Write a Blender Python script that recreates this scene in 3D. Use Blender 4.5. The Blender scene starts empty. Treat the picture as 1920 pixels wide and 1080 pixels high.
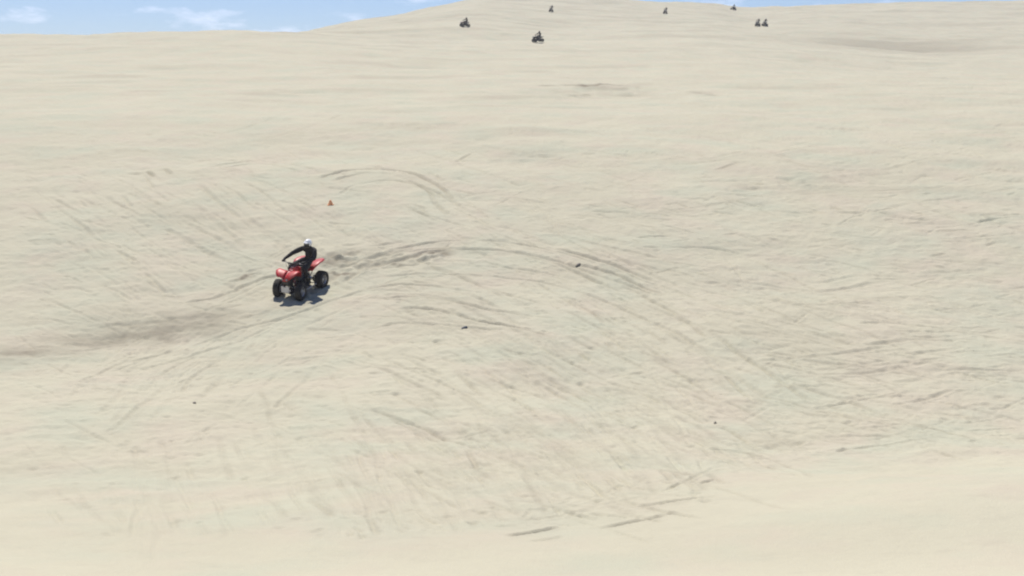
import bpy, bmesh, math, random
import numpy as np
from mathutils import Vector, Matrix
R = math.radians
random.seed(7)
rng = np.random.default_rng(11)
scene = bpy.context.scene
C = scene.collection

# ------------------------------------------------------------------ camera
CAM_Z = 7.0                       # the trough between the dunes is about z = 0
F = 2400.0                        # focal length in photo pixels (photo 1920 wide)
PITCH = math.atan(340.0 / F)
cd = bpy.data.cameras.new('camera')
cam = bpy.data.objects.new('camera', cd)
C.objects.link(cam)
cam.location = (0, 0, CAM_Z)
cam.rotation_euler = (R(90) - PITCH, 0, 0)
cd.sensor_width = 36
cd.lens = 36 * F / 1920
cd.clip_start = 0.1
cd.clip_end = 20000
scene.camera = cam

# ------------------------------------------------------------------ world, sun, exposure
SUN_EL = R(64)
SUN_AZ = math.atan2(-0.36, 0.93)          # sun stands behind the quad, to the left (from +Y towards +X)
sdir = Vector((math.sin(SUN_AZ) * math.cos(SUN_EL), math.cos(SUN_AZ) * math.cos(SUN_EL), math.sin(SUN_EL)))
w = bpy.data.worlds.new('World')
scene.world = w
w.use_nodes = True
nt = w.node_tree
nt.nodes.clear()
wo = nt.nodes.new('ShaderNodeOutputWorld')
bg = nt.nodes.new('ShaderNodeBackground')
sky = nt.nodes.new('ShaderNodeTexSky')
sky.sky_type = 'NISHITA'
sky.sun_disc = False
sky.sun_elevation = SUN_EL
sky.sun_rotation = SUN_AZ
sky.altitude = 600
sky.air_density = 1.0
sky.dust_density = 0.05
sky.ozone_density = 4.5
bg.inputs['Strength'].default_value = 0.091
tc = nt.nodes.new('ShaderNodeTexCoord')
mp = nt.nodes.new('ShaderNodeMapping')
mp.inputs['Scale'].default_value = (1.0, 1.0, 3.4)
mp.inputs['Location'].default_value = (0.325, 0.0, 0.17)
nz = nt.nodes.new('ShaderNodeTexNoise')
nz.inputs['Scale'].default_value = 13
nz.inputs['Detail'].default_value = 6
nz.inputs['Roughness'].default_value = 0.6
rp = nt.nodes.new('ShaderNodeMapRange')
rp.inputs['From Min'].default_value = 0.53
rp.inputs['From Max'].default_value = 0.74
hs = nt.nodes.new('ShaderNodeHueSaturation')
hs.inputs['Saturation'].default_value = 0.30
hs.inputs['Value'].default_value = 1.45
mx = nt.nodes.new('ShaderNodeMix')
mx.data_type = 'RGBA'
L = nt.links.new
L(tc.outputs['Generated'], mp.inputs['Vector'])
L(mp.outputs['Vector'], nz.inputs['Vector'])
L(nz.outputs['Fac'], rp.inputs['Value'])
L(rp.outputs['Result'], mx.inputs['Factor'])
L(sky.outputs['Color'], hs.inputs['Color'])
L(sky.outputs['Color'], mx.inputs['A'])
L(hs.outputs['Color'], mx.inputs['B'])
tint = nt.nodes.new('ShaderNodeMix'); tint.data_type = 'RGBA'; tint.blend_type = 'MULTIPLY'
tint.inputs['Factor'].default_value = 1.0
tint.inputs['B'].default_value = (1.0, 1.0, 1.16, 1)        # deeper blue of clear desert air
L(mx.outputs['Result'], tint.inputs['A'])
L(tint.outputs['Result'], bg.inputs['Color'])
L(bg.outputs['Background'], wo.inputs['Surface'])

sl = bpy.data.lights.new('sun', 'SUN')
sl.energy = 5.0
sl.angle = R(0.5)
sl.color = (1.0, 0.95, 0.87)
so = bpy.data.objects.new('sun', sl)
C.objects.link(so)
so.rotation_euler = sdir.to_track_quat('Z', 'Y').to_euler()
so.location = (0, 0, 60)

vs = scene.view_settings
vs.view_transform = 'Standard'
vs.look = 'None'
vs.gamma = 1
vs.exposure = 0.10
scene.cycles.pixel_filter_type = 'BLACKMAN_HARRIS'
scene.cycles.filter_width = 2.1

# ------------------------------------------------------------------ materials
def nodes(m):
    m.use_nodes = True
    return m.node_tree, m.node_tree.nodes['Principled BSDF']

def mat(name, col, rough=0.5, metal=0.0, vary=0.12, scale=9.0, bump=0.0, coat=0.0, dust=0.0):
    """plain paint, plastic, rubber or metal with uneven tone, and sand dust that settled on upward faces"""
    m = bpy.data.materials.new(name)
    t, b = nodes(m)
    N = t.nodes.new('ShaderNodeTexNoise')
    co = t.nodes.new('ShaderNodeTexCoord')
    N.inputs['Scale'].default_value = scale
    N.inputs['Detail'].default_value = 5
    t.links.new(co.outputs['Object'], N.inputs['Vector'])
    mr = t.nodes.new('ShaderNodeMapRange')
    mr.inputs['From Min'].default_value = 0.3
    mr.inputs['From Max'].default_value = 0.7
    mr.inputs['To Min'].default_value = 1 - vary
    mr.inputs['To Max'].default_value = 1 + vary
    t.links.new(N.outputs['Fac'], mr.inputs['Value'])
    mul = t.nodes.new('ShaderNodeVectorMath')
    mul.operation = 'SCALE'
    mul.inputs[0].default_value = col
    t.links.new(mr.outputs['Result'], mul.inputs['Scale'])
    out = mul.outputs['Vector']
    if dust:
        N2 = t.nodes.new('ShaderNodeTexNoise')
        N2.inputs['Scale'].default_value = 5
        N2.inputs['Detail'].default_value = 6
        t.links.new(co.outputs['Object'], N2.inputs['Vector'])
        r2 = t.nodes.new('ShaderNodeMapRange')
        r2.inputs['From Min'].default_value = 0.45
        r2.inputs['From Max'].default_value = 0.75
        r2.inputs['To Max'].default_value = dust
        t.links.new(N2.outputs['Fac'], r2.inputs['Value'])
        mi = t.nodes.new('ShaderNodeMix')
        mi.data_type = 'RGBA'
        mi.inputs['B'].default_value = (0.42, 0.37, 0.29, 1)
        t.links.new(r2.outputs['Result'], mi.inputs['Factor'])
        t.links.new(out, mi.inputs['A'])
        out = mi.outputs['Result']
    t.links.new(out, b.inputs['Base Color'])
    b.inputs['Roughness'].default_value = rough
    b.inputs['Metallic'].default_value = metal
    b.inputs['Coat Weight'].default_value = coat
    if bump:
        bp = t.nodes.new('ShaderNodeBump')
        bp.inputs['Strength'].default_value = bump
        bp.inputs['Distance'].default_value = 0.01
        t.links.new(N.outputs['Fac'], bp.inputs['Height'])
        t.links.new(bp.outputs['Normal'], b.inputs['Normal'])
    return m

M = {
    'red':    mat('red_plastic', (0.44, 0.018, 0.020), 0.48, coat=0.0, dust=0.18, vary=.2),
    'black':  mat('black_plastic', (0.022, 0.021, 0.022), 0.5, dust=0.12),
    'rubber': mat('tyre_rubber', (0.020, 0.019, 0.018), 0.85, bump=0.3, scale=40, dust=0.16),
    'alu':    mat('aluminium', (0.46, 0.46, 0.47), 0.42, metal=0.85, dust=0.3),
    'steel':  mat('dark_steel', (0.09, 0.09, 0.095), 0.45, metal=0.6, dust=0.15),
    'plate':  mat('pale_plate', (0.66, 0.62, 0.56), 0.55, dust=0.3),
    'spring': mat('red_spring', (0.40, 0.03, 0.03), 0.4),
    'lens':   mat('headlight_lens', (0.30, 0.31, 0.33), 0.12),
    'seat':   mat('seat_vinyl', (0.018, 0.017, 0.018), 0.55, bump=0.2, scale=60, dust=0.10),
    'cloth':  mat('black_cloth', (0.020, 0.018, 0.021), 0.9, bump=0.6, scale=22, vary=0.3),
    'pants':  mat('black_riding_pants', (0.017, 0.016, 0.018), 0.85, bump=0.6, scale=18, vary=0.3, dust=0.08),
    'skin':   mat('skin', (0.45, 0.28, 0.20), 0.5),
    'helmet': mat('white_helmet_shell', (0.80, 0.80, 0.80), 0.22, coat=0.5, vary=0.03),
    'goggle': mat('goggle_lens', (0.02, 0.02, 0.024), 0.12),
    'grip':   mat('rubber_grip', (0.015, 0.015, 0.015), 0.8),
    'tail':   mat('tail_lamp', (0.35, 0.01, 0.01), 0.2),
    'glove':  mat('black_glove', (0.02, 0.02, 0.022), 0.8),
    'boot':   mat('black_boot', (0.018, 0.017, 0.016), 0.5, dust=0.2),
    'charcoal': mat('charcoal_plastic', (0.022, 0.020, 0.019), 0.6, dust=0.03),
    'darkhelmet': mat('dark_helmet_shell', (0.035, 0.033, 0.032), 0.35),
    'maroon': mat('maroon_plastic', (0.060, 0.022, 0.022), 0.45, dust=0.10),
    'orange': mat('orange_marker_plastic', (0.98, 0.44, 0.19), 0.6, dust=0.12, vary=.03),
    'stone':  mat('dark_stone', (0.135, 0.145, 0.165), 0.9, bump=0.6, scale=14, vary=0.35),
    'clod':   mat('damp_clod', (0.29, 0.26, 0.21), 0.95, bump=0.8, scale=20, vary=0.25),
}

# ------------------------------------------------------------------ dune terrain (height field in metres)
def hermite(xk, yk, x):
    """monotone cubic interpolation"""
    xk = np.asarray(xk, float); yk = np.asarray(yk, float)
    h = np.diff(xk); s = np.diff(yk) / h
    m = np.zeros_like(yk)
    m[0] = s[0]; m[-1] = s[-1]
    for i in range(1, len(xk) - 1):
        if s[i - 1] * s[i] > 0:
            w1 = 2 * h[i] + h[i - 1]; w2 = h[i] + 2 * h[i - 1]
            m[i] = (w1 + w2) / (w1 / s[i - 1] + w2 / s[i])
    x = np.clip(x, xk[0], xk[-1])
    i = np.clip(np.searchsorted(xk, x) - 1, 0, len(xk) - 2)
    t = (x - xk[i]) / h[i]
    t2 = t * t; t3 = t2 * t
    return (yk[i] * (2 * t3 - 3 * t2 + 1) + m[i] * h[i] * (t3 - 2 * t2 + t)
            + yk[i + 1] * (3 * t2 - 2 * t3) + m[i + 1] * h[i] * (t3 - t2))

def zline(d, y):      # height relative to the camera of a ground point at depth d seen on photo row y
    return d * math.tan(math.atan((540 - y) / F) - PITCH)

# the near slope under the camera, the trough at 25 m, the long face up to the terrace edge at 175 m
PD = [17, 20, 25, 30, 34, 38, 42, 46, 52, 60, 75, 105, 155, 215]
PY = [1065, 985, 862, 738, 642, 553, 468, 392, 312, 247, 186, 134, 97, 73]
KD = [-60, -20, -4, 1, 5, 9, 13] + PD
KZ = [-1.6, -2.0, -2.3, -2.6, -3.2, -4.1, -5.15] + [zline(d, y) for d, y in zip(PD, PY)]

def sst(a, b, x):
    t = np.clip((x - a) / (b - a), 0, 1)
    return t * t * (3 - 2 * t)

def hash2(ix, iy, s):
    n = (ix.astype(np.int64) * 374761393 + iy.astype(np.int64) * 668265263 + s * 974711) & 0xffffffff
    n = ((n ^ (n >> 13)) * 1274126177) & 0xffffffff
    return ((n ^ (n >> 16)) & 0xffff) / 65535.0 * 2 - 1

def vnoise(x, y, s=0):
    ix = np.floor(x); iy = np.floor(y)
    fx = x - ix; fy = y - iy
    fx = fx * fx * fx * (fx * (fx * 6 - 15) + 10); fy = fy * fy * fy * (fy * (fy * 6 - 15) + 10)
    a = hash2(ix, iy, s); b = hash2(ix + 1, iy, s); c = hash2(ix, iy + 1, s); d = hash2(ix + 1, iy + 1, s)
    return (a + (b - a) * fx) * (1 - fy) + (c + (d - c) * fx) * fy

def fbm(x, y, s=0, o=4, g=0.5):
    v = 0; a = 1
    for k in range(o):
        ca, sa = math.cos(0.7 * k), math.sin(0.7 * k)
        v = v + a * vnoise((x * ca - y * sa) * 2 ** k, (x * sa + y * ca) * 2 ** k, s + 17 * k)
        a *= g
    return v

# far dune: rows seen in the photo at each column, for depths 175, 190, 230, 290, 350, 410 m
AX = [-200, 100, 244, 380, 450, 540, 600, 660, 740, 830, 890, 960, 1050, 1150, 1250, 1330, 1400, 1450, 1520, 1600, 1675, 1900, 2200]
A175 = [66, 64, 62, 58, 56, 60, 62, 66, 70, 73, 74, 75, 75, 74, 72, 74, 78, 82, 88, 94, 100, 104, 104]
SIL = [90, 90, 90, 88, 84, 74, 58, 45, 32, 15, 3, -6, -9, -1, 6, 10, 17, 12, 7, 5, 3, 2, 2]
FD = [215, 228, 262, 310, 360, 415]
def far_rows(a):
    xp = 960 + F * a
    y0 = hermite(AX, A175, xp); ys = hermite(AX, SIL, xp)
    wl = sst(800, 1080, xp)                       # on the left the hill climbs at once behind the edge, on the right late
    rows = [y0]
    for f0, f1 in ((0.38, 0.10), (0.60, 0.27), (0.82, 0.50), (1.0, 0.76), (1.04, 1.0)):
        f = f0 + (f1 - f0) * wl
        rows.append(y0 + (ys - y0) * f)
    return rows

def z_base(x, d):
    x = np.asarray(x, float); d = np.asarray(d, float)
    z = hermite(KD, KZ, d)
    a = np.clip(x / np.maximum(d, 12), -0.6, 0.6)
    # far part
    rows = far_rows(a)
    hz = [np.array(FD)[k] * np.tan(np.arctan((540 - rows[k]) / F) - PITCH) for k in range(6)]
    dz0 = hz[0] - KZ[-1]
    z = z + dz0 * sst(60, 215, d)
    zf = hz[0]
    dd = np.clip(d, 215, 415)
    # piecewise smooth ramp between the far levels
    out = np.where(d <= 215, z, hz[5])
    for k in range(5):
        t = (dd - FD[k]) / (FD[k + 1] - FD[k])
        seg = (d > FD[k]) & (d <= FD[k + 1])
        e = hz[k] + (hz[k + 1] - hz[k]) * (0.35 * (t * t * (3 - 2 * t)) + 0.65 * t)
        out = np.where(seg, e, out)
    # behind the ridge the land falls to an open plain of low dunes
    beyond = hz[5] + (4.0 - hz[5]) * sst(417, 900, d)
    out = np.where(d > 415, beyond, out)
    # near slope reaches further out on the right, trough opens to the left
    out = out + 0.55 * np.exp(-((d - 19.5) / 3.6) ** 2) * sst(0.5, 7, x) - 0.18 * np.exp(-((d - 22) / 4) ** 2) * sst(-1, -7, -x) * 0
    return out + CAM_Z

def z_mid(x, d):
    """gentle swells and hollows"""
    near = sst(10, 22, d)
    far = sst(40, 160, d)
    v = 0.16 * near * fbm(x / 9.0, d / 7.0, 3, 3)
    v = v + 0.55 * far * fbm(x / 34.0, d / 22.0, 9, 3) * (1 - 0.5 * sst(190, 215, d) * (1 - sst(225, 270, d)))
    v = v + 2.5 * sst(430, 700, d) * fbm(x / 160.0, d / 120.0, 21, 3)
    # hollow with a small slip face high on the long face, and one at the right below the far hill
    def hollow(px, py, rx, ry, dep):
        X, Y = PX0[(px, py)]
        q = ((x - X) / rx) ** 2 + ((d - Y) / ry) ** 2
        return -dep * np.exp(-q)
    for (px, py, rx, ry, dep) in HOLLOWS:
        v = v + hollow(px, py, rx, ry, dep)
    return v

def px_ground(px, py, fn=None):
    """walk along the sight line of a photo pixel until it meets the ground"""
    t = (540 - py) / F
    s = math.tan(math.atan(t) - PITCH)
    d = np.geomspace(13, 420, 6000)
    depth = d * math.cos(PITCH) - d * s * math.sin(PITCH)
    x = (px - 960) / F * depth
    z = (fn or z_base)(x, d)
    hit = np.nonzero(z >= CAM_Z + d * s)[0]
    k = hit[0] if len(hit) else len(d) - 1
    return x[k], d[k]

HOLLOWS = [(1140, 172, 4.0, 1.8, 0.35), (1085, 178, 3.0, 1.4, 0.25), (1690, 88, 15, 10, 1.2), (1470, 840, 1.6, 1.0, 0.12),
           (330, 620, 2.2, 0.7, 0.14), (980, 300, 2.6, 1.6, 0.12)]
PX0 = {(h[0], h[1]): px_ground(h[0], h[1]) for h in HOLLOWS}

def z_smooth(x, d):
    return z_base(x, d) + z_mid(x, d)

# ---- wheel ruts and churned sand, stamped into a 4 cm height map of the riding area
RX, RD0, RD1, RES = 40.0, 13.0, 125.0, 0.026
NX, NY = int(2 * RX / RES), int((RD1 - RD0) / RES)
Hm = np.zeros((NY, NX), np.float32)
Dm = np.zeros((NY, NX), np.float32)       # moist, freshly turned sand, plus rut shading painted as darker colour
# fast pixel lookup table
_ty = np.arange(60, 1108, 8.0); _tx = np.arange(-60, 2020, 40.0)
_lut = np.zeros((len(_ty), len(_tx), 2))
_dd = np.geomspace(13, 240, 1200)
for j, py in enumerate(_ty):
    s = math.tan(math.atan((540 - py) / F) - PITCH)
    dep = _dd * (math.cos(PITCH) - s * math.sin(PITCH))
    X = (_tx[None, :] - 960) / F * dep[:, None]
    Z = z_smooth(X, np.repeat(_dd[:, None], len(_tx), 1))
    hit = Z >= (CAM_Z + _dd * s)[:, None]
    k = np.where(hit.any(0), hit.argmax(0), len(_dd) - 1); k = np.maximum(k, 1)
    g_ = Z - (CAM_Z + _dd * s)[:, None]; ar = np.arange(len(_tx))
    g0, g1 = g_[k - 1, ar], g_[k, ar]; tt = np.clip(-g0 / (g1 - g0 + 1e-9), 0, 1)
    _lut[j, :, 1] = _dd[k - 1] + (_dd[k] - _dd[k - 1]) * tt
    _lut[j, :, 0] = X[k - 1, ar] + (X[k, ar] - X[k - 1, ar]) * tt
def pg(px, py):
    px = np.asarray(px, float); py = np.asarray(py, float)
    fx = np.clip((px - _tx[0]) / 40.0, 0, len(_tx) - 1.001); fy = np.clip((py - _ty[0]) / 8.0, 0, len(_ty) - 1.001)
    ix = fx.astype(int); iy = fy.astype(int); fx = (fx - ix)[..., None]; fy = (fy - iy)[..., None]
    r = (_lut[iy, ix] * (1 - fx) + _lut[iy, ix + 1] * fx) * (1 - fy) + (_lut[iy + 1, ix] * (1 - fx) + _lut[iy + 1, ix + 1] * fx) * fy
    return r[..., 0], r[..., 1]

STEP = 0.021
def smooth_path(pts, step=0.021):
    """Catmull-Rom through world points, evenly sampled"""
    P = np.array(pts, float)
    P = np.vstack([2 * P[0] - P[1], P, 2 * P[-1] - P[-2]])
    out = []
    for i in range(1, len(P) - 2):
        L_ = np.linalg.norm(P[i + 1] - P[i])
        n = max(2, int(L_ / step))
        t = np.linspace(0, 1, n, endpoint=False)[:, None]
        a, b, c, d = P[i - 1], P[i], P[i + 1], P[i + 2]
        out.append(0.5 * ((2 * b) + (-a + c) * t + (2 * a - 5 * b + 4 * c - d) * t ** 2 + (-a + 3 * b - 3 * c + d) * t ** 3))
    return np.vstack(out)

def stamp(path, width, depth, berm=0.45, damp_shade=0.0, off=0.0, seed=0, broken=0.5, lugs=True):
    n = len(path)
    if n < 6: return
    T = np.gradient(path, axis=0)
    T /= np.linalg.norm(T, axis=1)[:, None] + 1e-9
    Nn = np.stack([-T[:, 1], T[:, 0]], 1)
    s = np.arange(n) * STEP
    wob = 0.04 * vnoise(s / 1.3, np.full(n, seed * 3.3), seed)
    amp = np.clip(0.62 + broken * fbm(s / 1.8, np.full(n, seed * 1.7), seed + 5, 3), 0, 1.25)
    fe = min(0.6, 0.22 * s[-1])
    amp *= np.clip(s / fe, 0, 1) * np.clip((s[-1] - s) / fe, 0, 1)
    o = np.arange(-width * 1.5, width * 1.5, STEP)
    q = o / (width * 0.5)
    prof = -np.exp(-(q ** 2) ** 1.6 * 0.9) + berm * np.exp(-((np.abs(q) - 1.5) / 0.5) ** 2)
    wgt = np.exp(-(q / 2.2) ** 4)
    dprof = np.exp(-(q / 1.1) ** 2)
    P = path[:, None, :] + Nn[:, None, :] * (o[None, :, None] + off + wob[:, None, None])
    ix = ((P[..., 0] + RX) / RES).astype(int); iy = ((P[..., 1] - RD0) / RES).astype(int)
    ok = (ix > 0) & (ix < NX - 1) & (iy > 0) & (iy < NY - 1)
    h = depth * amp[:, None] * prof[None, :]
    if lugs:
        h = h + 0.18 * depth * amp[:, None] * np.sin(s * 2 * math.pi / 0.14 + 0.6 * np.sin(s * 2.1))[:, None] * np.exp(-q ** 2)[None, :]
    wv = (wgt[None, :] * np.clip(amp[:, None] * 1.3, 0, 1))
    ixo, iyo = ix[ok], iy[ok]
    wo_ = wv[ok]
    Hm[iyo, ixo] = Hm[iyo, ixo] * (1 - 0.75 * wo_) + h[ok]
    if damp_shade:  # turned sand, and rut shade painted in where relief shading is weak
        d_ = (damp_shade * amp[:, None] * dprof[None, :])[ok]
        Dm[iyo, ixo] = np.maximum(Dm[iyo, ixo], d_)

def track(pxpts, width=0.22, depth=0.035, pair=True, damp_shade=0.25, gap=0.84, broken=0.5, berm=0.45):
    xs, ds = pg([p[0] for p in pxpts], [p[1] for p in pxpts])
    path = smooth_path(np.stack([xs, ds], 1))
    damp_shade = min(1.0, damp_shade)
    sd = random.randint(1, 9999)
    for k, off in enumerate((-gap / 2, gap / 2) if pair else (0,)):
        stamp(path, width, depth, berm, damp_shade, off, sd + k * 13, broken)

def curve_px(x0, y0, ang, bend, length, n=6):
    """a gently bending line on the photo, as points"""
    pts = []; x, y, a = x0, y0, R(ang)
    for i in range(n):
        pts.append((x, y)); st = length / (n - 1)
        x += math.cos(a) * st; y += math.sin(a) * st; a += R(bend) / (n - 1)
    return pts

def smooth_limit(x):      # below this row the sand is unridden, wind-smoothed
    return np.interp(x, [0, 244, 600, 950, 1250, 1400, 1500, 1700, 1920], [1010, 1005, 1010, 1000, 950, 890, 860, 850, 850])

U = random.uniform
# old, half-blown tracks first: wide swaths following the riders' loops
for i in range(110):                                   # fan on the right, coming down the face
    x0 = U(640, 1700); y0 = U(430, 900)
    base = 24 - 20 * max(0, (x0 - 1150) / 550) + (y0 - 600) * 0.018
    cp_ = [p for p in curve_px(x0, y0, base + U(-9, 9), U(-4, 14), U(160, 520)) if p[1] < smooth_limit(p[0])]
    if len(cp_) > 2: track(cp_, U(0.07, 0.15), U(0.026, 0.056), U(0, 1) < .5, U(0.06, 0.32), broken=U(.7, 1.1))
for i in range(70):                                    # upper face, crossing lines
    x0 = U(100, 1750); y0 = U(235, 450)
    track(curve_px(x0, y0, U(-14, 26), U(-14, 14), U(90, 330)), U(0.09, 0.18), U(0.018, 0.040), U(0, 1) < .5, U(0.02, 0.20), broken=U(.7, 1.1))
for i in range(26):                                    # left, slanting down to the right
    x0 = U(60, 560); y0 = U(330, 520)
    track(curve_px(x0, y0, U(18, 44), U(-10, 10), U(60, 200)), U(0.12, 0.22), U(0.022, 0.042), U(0, 1) < .5, U(0.03, .24), broken=.9)
for i in range(22):                                    # left foot of the face, slanting up to the right
    x0 = U(60, 520); y0 = U(640, 860)
    track(curve_px(x0, y0, U(-52, -18), U(-10, 12), U(70, 230)), U(0.11, 0.2), U(0.014, 0.032), U(0, 1) < .4, U(0.02, .18), broken=.9)
for i in range(78):                                    # trough, running down towards the camera
    x0 = U(420, 1350); y0 = U(680, 930)
    pts = curve_px(x0, y0, U(18, 72), U(-16, 16), U(80, 300))
    pts = [p for p in pts if p[1] < smooth_limit(p[0])]
    if len(pts) > 2:
        track(pts, U(0.07, 0.14), U(0.016, 0.034), U(0, 1) < .4, U(0.05, .28), broken=.9)
for i in range(26):                                    # right edge, nearly level lines
    x0 = U(1250, 1750); y0 = U(470, 840)
    track(curve_px(x0, y0, U(-8, 14), U(-8, 8), U(120, 360)), U(0.12, 0.24), U(0.022, 0.046), U(0, 1) < .5, U(.04, .28), broken=1.0)
for i in range(16):                                    # faint lines at the left foot
    x0 = U(244, 640); y0 = U(760, 980)
    track(curve_px(x0, y0, U(55, 95), U(-10, 10), U(60, 160)), U(0.09, 0.14), U(0.006, 0.014), False, 0.03, broken=.8)

# countless short scuffs: what is left of older rides, lying along the local riding direction
AK = np.array([(300, 240, 0), (900, 240, 0), (1600, 240, 2), (300, 390, 32), (500, 390, 30), (720, 400, 24), (950, 400, 16), (1300, 400, 4), (1650, 400, -4),
               (260, 500, 28), (420, 540, -18), (650, 540, -8), (800, 520, 4), (950, 540, 16), (1150, 560, 24), (1350, 560, 16), (1650, 560, 6),
               (300, 700, -36), (480, 700, -30), (650, 690, 10), (800, 690, 24), (1000, 690, 27), (1200, 690, 24), (1450, 690, 8), (1650, 690, 3),
               (300, 850, 78), (480, 850, 62), (650, 860, 62), (780, 820, 38), (900, 830, 34), (1050, 840, 38), (1200, 840, 34), (1350, 830, 14), (1550, 800, 8),
               (600, 960, 50), (800, 960, 34), (1000, 980, -6), (1200, 950, -12)], float)
def flow(px, py):
    w_ = 1 / (((AK[:, 0] - px) / 1.3) ** 2 + (AK[:, 1] - py) ** 2 + 900) ** 1.6
    return float((w_ * AK[:, 2]).sum() / w_.sum())
for i in range(3400):
    px = U(20, 1900); py = 235 + 770 * U(0, 1) ** 0.9
    if py > smooth_limit(px) - 6: continue
    if px < 640 and py > 730 and U(0, 1) < .62: continue
    a_ = flow(px, py) + random.gauss(0, 9)
    if U(0, 1) < .10: a_ += U(-34, 34)
    sc = 0.5 + 0.9 * (py / 700.0)
    ln = random.choice((18, 30, 45, 70, 110)) * U(.7, 1.3) * sc
    dens = 1.0 if px > 640 else (0.75 if py < 730 else 0.55)
    ln = min(ln, max(12, (smooth_limit(px) - py) * 1.1)) if a_ > 20 else ln
    wd = U(.05, .125) * (1.25 if py < 420 else 1.0)
    track(curve_px(px, py, a_, U(-7, 7), ln, 3), wd, U(.018, .052) * dens * (1.2 if py < 420 else 1), False, max(0, random.gauss(.08, .13)) * dens, broken=.8, berm=.7)

# churned strip: loose heaps thrown up along a path
def churn(pxpts, half, amp, damp_shade, seed=1, scale=0.32, mottle=0.6):
    xs, ds = pg([p[0] for p in pxpts], [p[1] for p in pxpts])
    path = smooth_path(np.stack([xs, ds], 1), 0.05)
    x0, x1 = path[:, 0].min() - half * 2, path[:, 0].max() + half * 2
    y0, y1 = path[:, 1].min() - half * 2, path[:, 1].max() + half * 2
    a, b = max(0, int((x0 + RX) / RES)), min(NX, int((x1 + RX) / RES))
    c, e = max(0, int((y0 - RD0) / RES)), min(NY, int((y1 - RD0) / RES))
    X, Y = np.meshgrid(np.arange(a, b) * RES - RX, np.arange(c, e) * RES + RD0)
    q = np.full(X.shape, 9e9)
    for p in path[::4]:
        q = np.minimum(q, (X - p[0]) ** 2 + (Y - p[1]) ** 2)
    q = np.sqrt(q) / half
    edge = np.exp(-(q * (1 + 0.35 * fbm(X / 0.8, Y / 0.5, seed, 2))) ** 2 * 1.3)
    n = fbm(X / scale, Y / (scale * 0.7), seed + 3, 3)
    Hm[c:e, a:b] += (edge * amp * n).astype(np.float32)
    m = np.clip(0.85 - mottle * .5 + mottle * fbm(X / (scale * 2.4), Y / (scale * 1.2), seed + 8, 3), 0, 1)
    Dm[c:e, a:b] = np.maximum(Dm[c:e, a:b], (edge * damp_shade * m).astype(np.float32))

# loops that read clearly in the photograph
def T(pts, width, depth, pair, damp_shade, *a, **k):
    track(pts, width * 0.74, depth * 1.7, pair, damp_shade * 1.25, *a, **k)
T([(612, 338), (632, 330), (680, 321), (740, 323), (790, 340), (822, 360), (835, 378), (862, 402)], .26, .06, True, .42, .7)
T([(632, 366), (660, 350), (700, 340), (745, 338), (800, 352), (850, 378), (884, 400)], .2, .045, False, .3)
T([(396, 318), (430, 310), (482, 304), (530, 308), (580, 322)], .24, .05, True, .34, .7)
T([(236, 322), (262, 322), (290, 320), (308, 332)], .24, .05, True, .36, .7)
T([(430, 340), (470, 362), (505, 392)], .16, .035, True, .2)
T([(528, 372), (548, 384), (572, 402)], .16, .035, True, .2)
T([(244, 355), (270, 362), (300, 384)], .16, .035, True, .2)
T([(240, 462), (262, 474), (285, 490)], .16, .04, True, .2)
T([(1190, 545), (1090, 498), (990, 470), (900, 458), (820, 462), (740, 480), (660, 505), (618, 528)], .22, .05, True, .38, .86, .7)
T([(1330, 640), (1260, 585), (1180, 540), (1120, 515)], .16, .03, False, .2, .86, 1.0)
T([(1250, 548), (1160, 515), (1060, 482), (960, 462), (850, 455), (740, 466), (650, 480)], .2, .042, True, .26, .9, .8)
T([(1500, 760), (1340, 650), (1200, 580), (1060, 530), (930, 510), (800, 505), (700, 512)], .2, .035, True, .18)
T([(700, 562), (770, 556), (840, 562), (890, 574), (980, 590)], .22, .05, False, .4)
T([(740, 582), (800, 578), (860, 588), (905, 602), (1010, 622)], .22, .05, False, .4)
T([(690, 618), (760, 606), (850, 610), (960, 622)], .18, .035, False, .2)
T([(640, 566), (720, 545), (800, 545), (900, 558)], .18, .035, True, .2)
T([(545, 505), (490, 512), (445, 528), (400, 548), (330, 560)], .22, .05, True, .3)
T([(1080, 496), (1110, 501), (1160, 515), (1210, 540), (1260, 556)], .2, .06, False, .55)
T([(1240, 466), (1300, 462), (1350, 466), (1400, 478)], .22, .05, False, .3)
T([(672, 764), (720, 776), (780, 796), (832, 822), (850, 828), (905, 845), (960, 868), (1010, 884)], .20, .045, False, .50, broken=.35)
T([(846, 822), (890, 814), (930, 806)], .12, .022, False, .2)
T([(740, 660), (800, 688), (860, 716), (930, 752), (990, 790)], .14, .030, True, .16)
T([(672, 850), (690, 900), (700, 945), (722, 990)], .13, .022, False, .14)
T([(706, 850), (722, 910), (740, 960), (756, 1010)], .13, .022, False, .14)
T([(784, 870), (800, 900), (820, 926)], .12, .022, False, .14)
T([(576, 932), (600, 948), (634, 972)], .15, .030, False, .3)
T([(948, 1004), (1000, 998), (1062, 986)], .16, .030, False, .38)
T([(990, 1014), (1040, 1009), (1064, 1004)], .12, .020, False, .2)
T([(1126, 992), (1180, 980), (1230, 968), (1268, 956)], .17, .035, False, .42)
T([(1060, 985), (1130, 970), (1200, 960)], .12, .018, False, .16)
T([(1316, 906), (1340, 899), (1352, 895)], .15, .035, False, .45)
T([(1330, 890), (1350, 900), (1362, 908)], .10, .02, False, .3)
T([(780, 556), (700, 552), (640, 570), (560, 600), (420, 640), (240, 690)], .2, .03, True, .12)
T([(300, 740), (330, 710), (360, 690), (420, 660)], .16, .03, True, .2)

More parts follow.
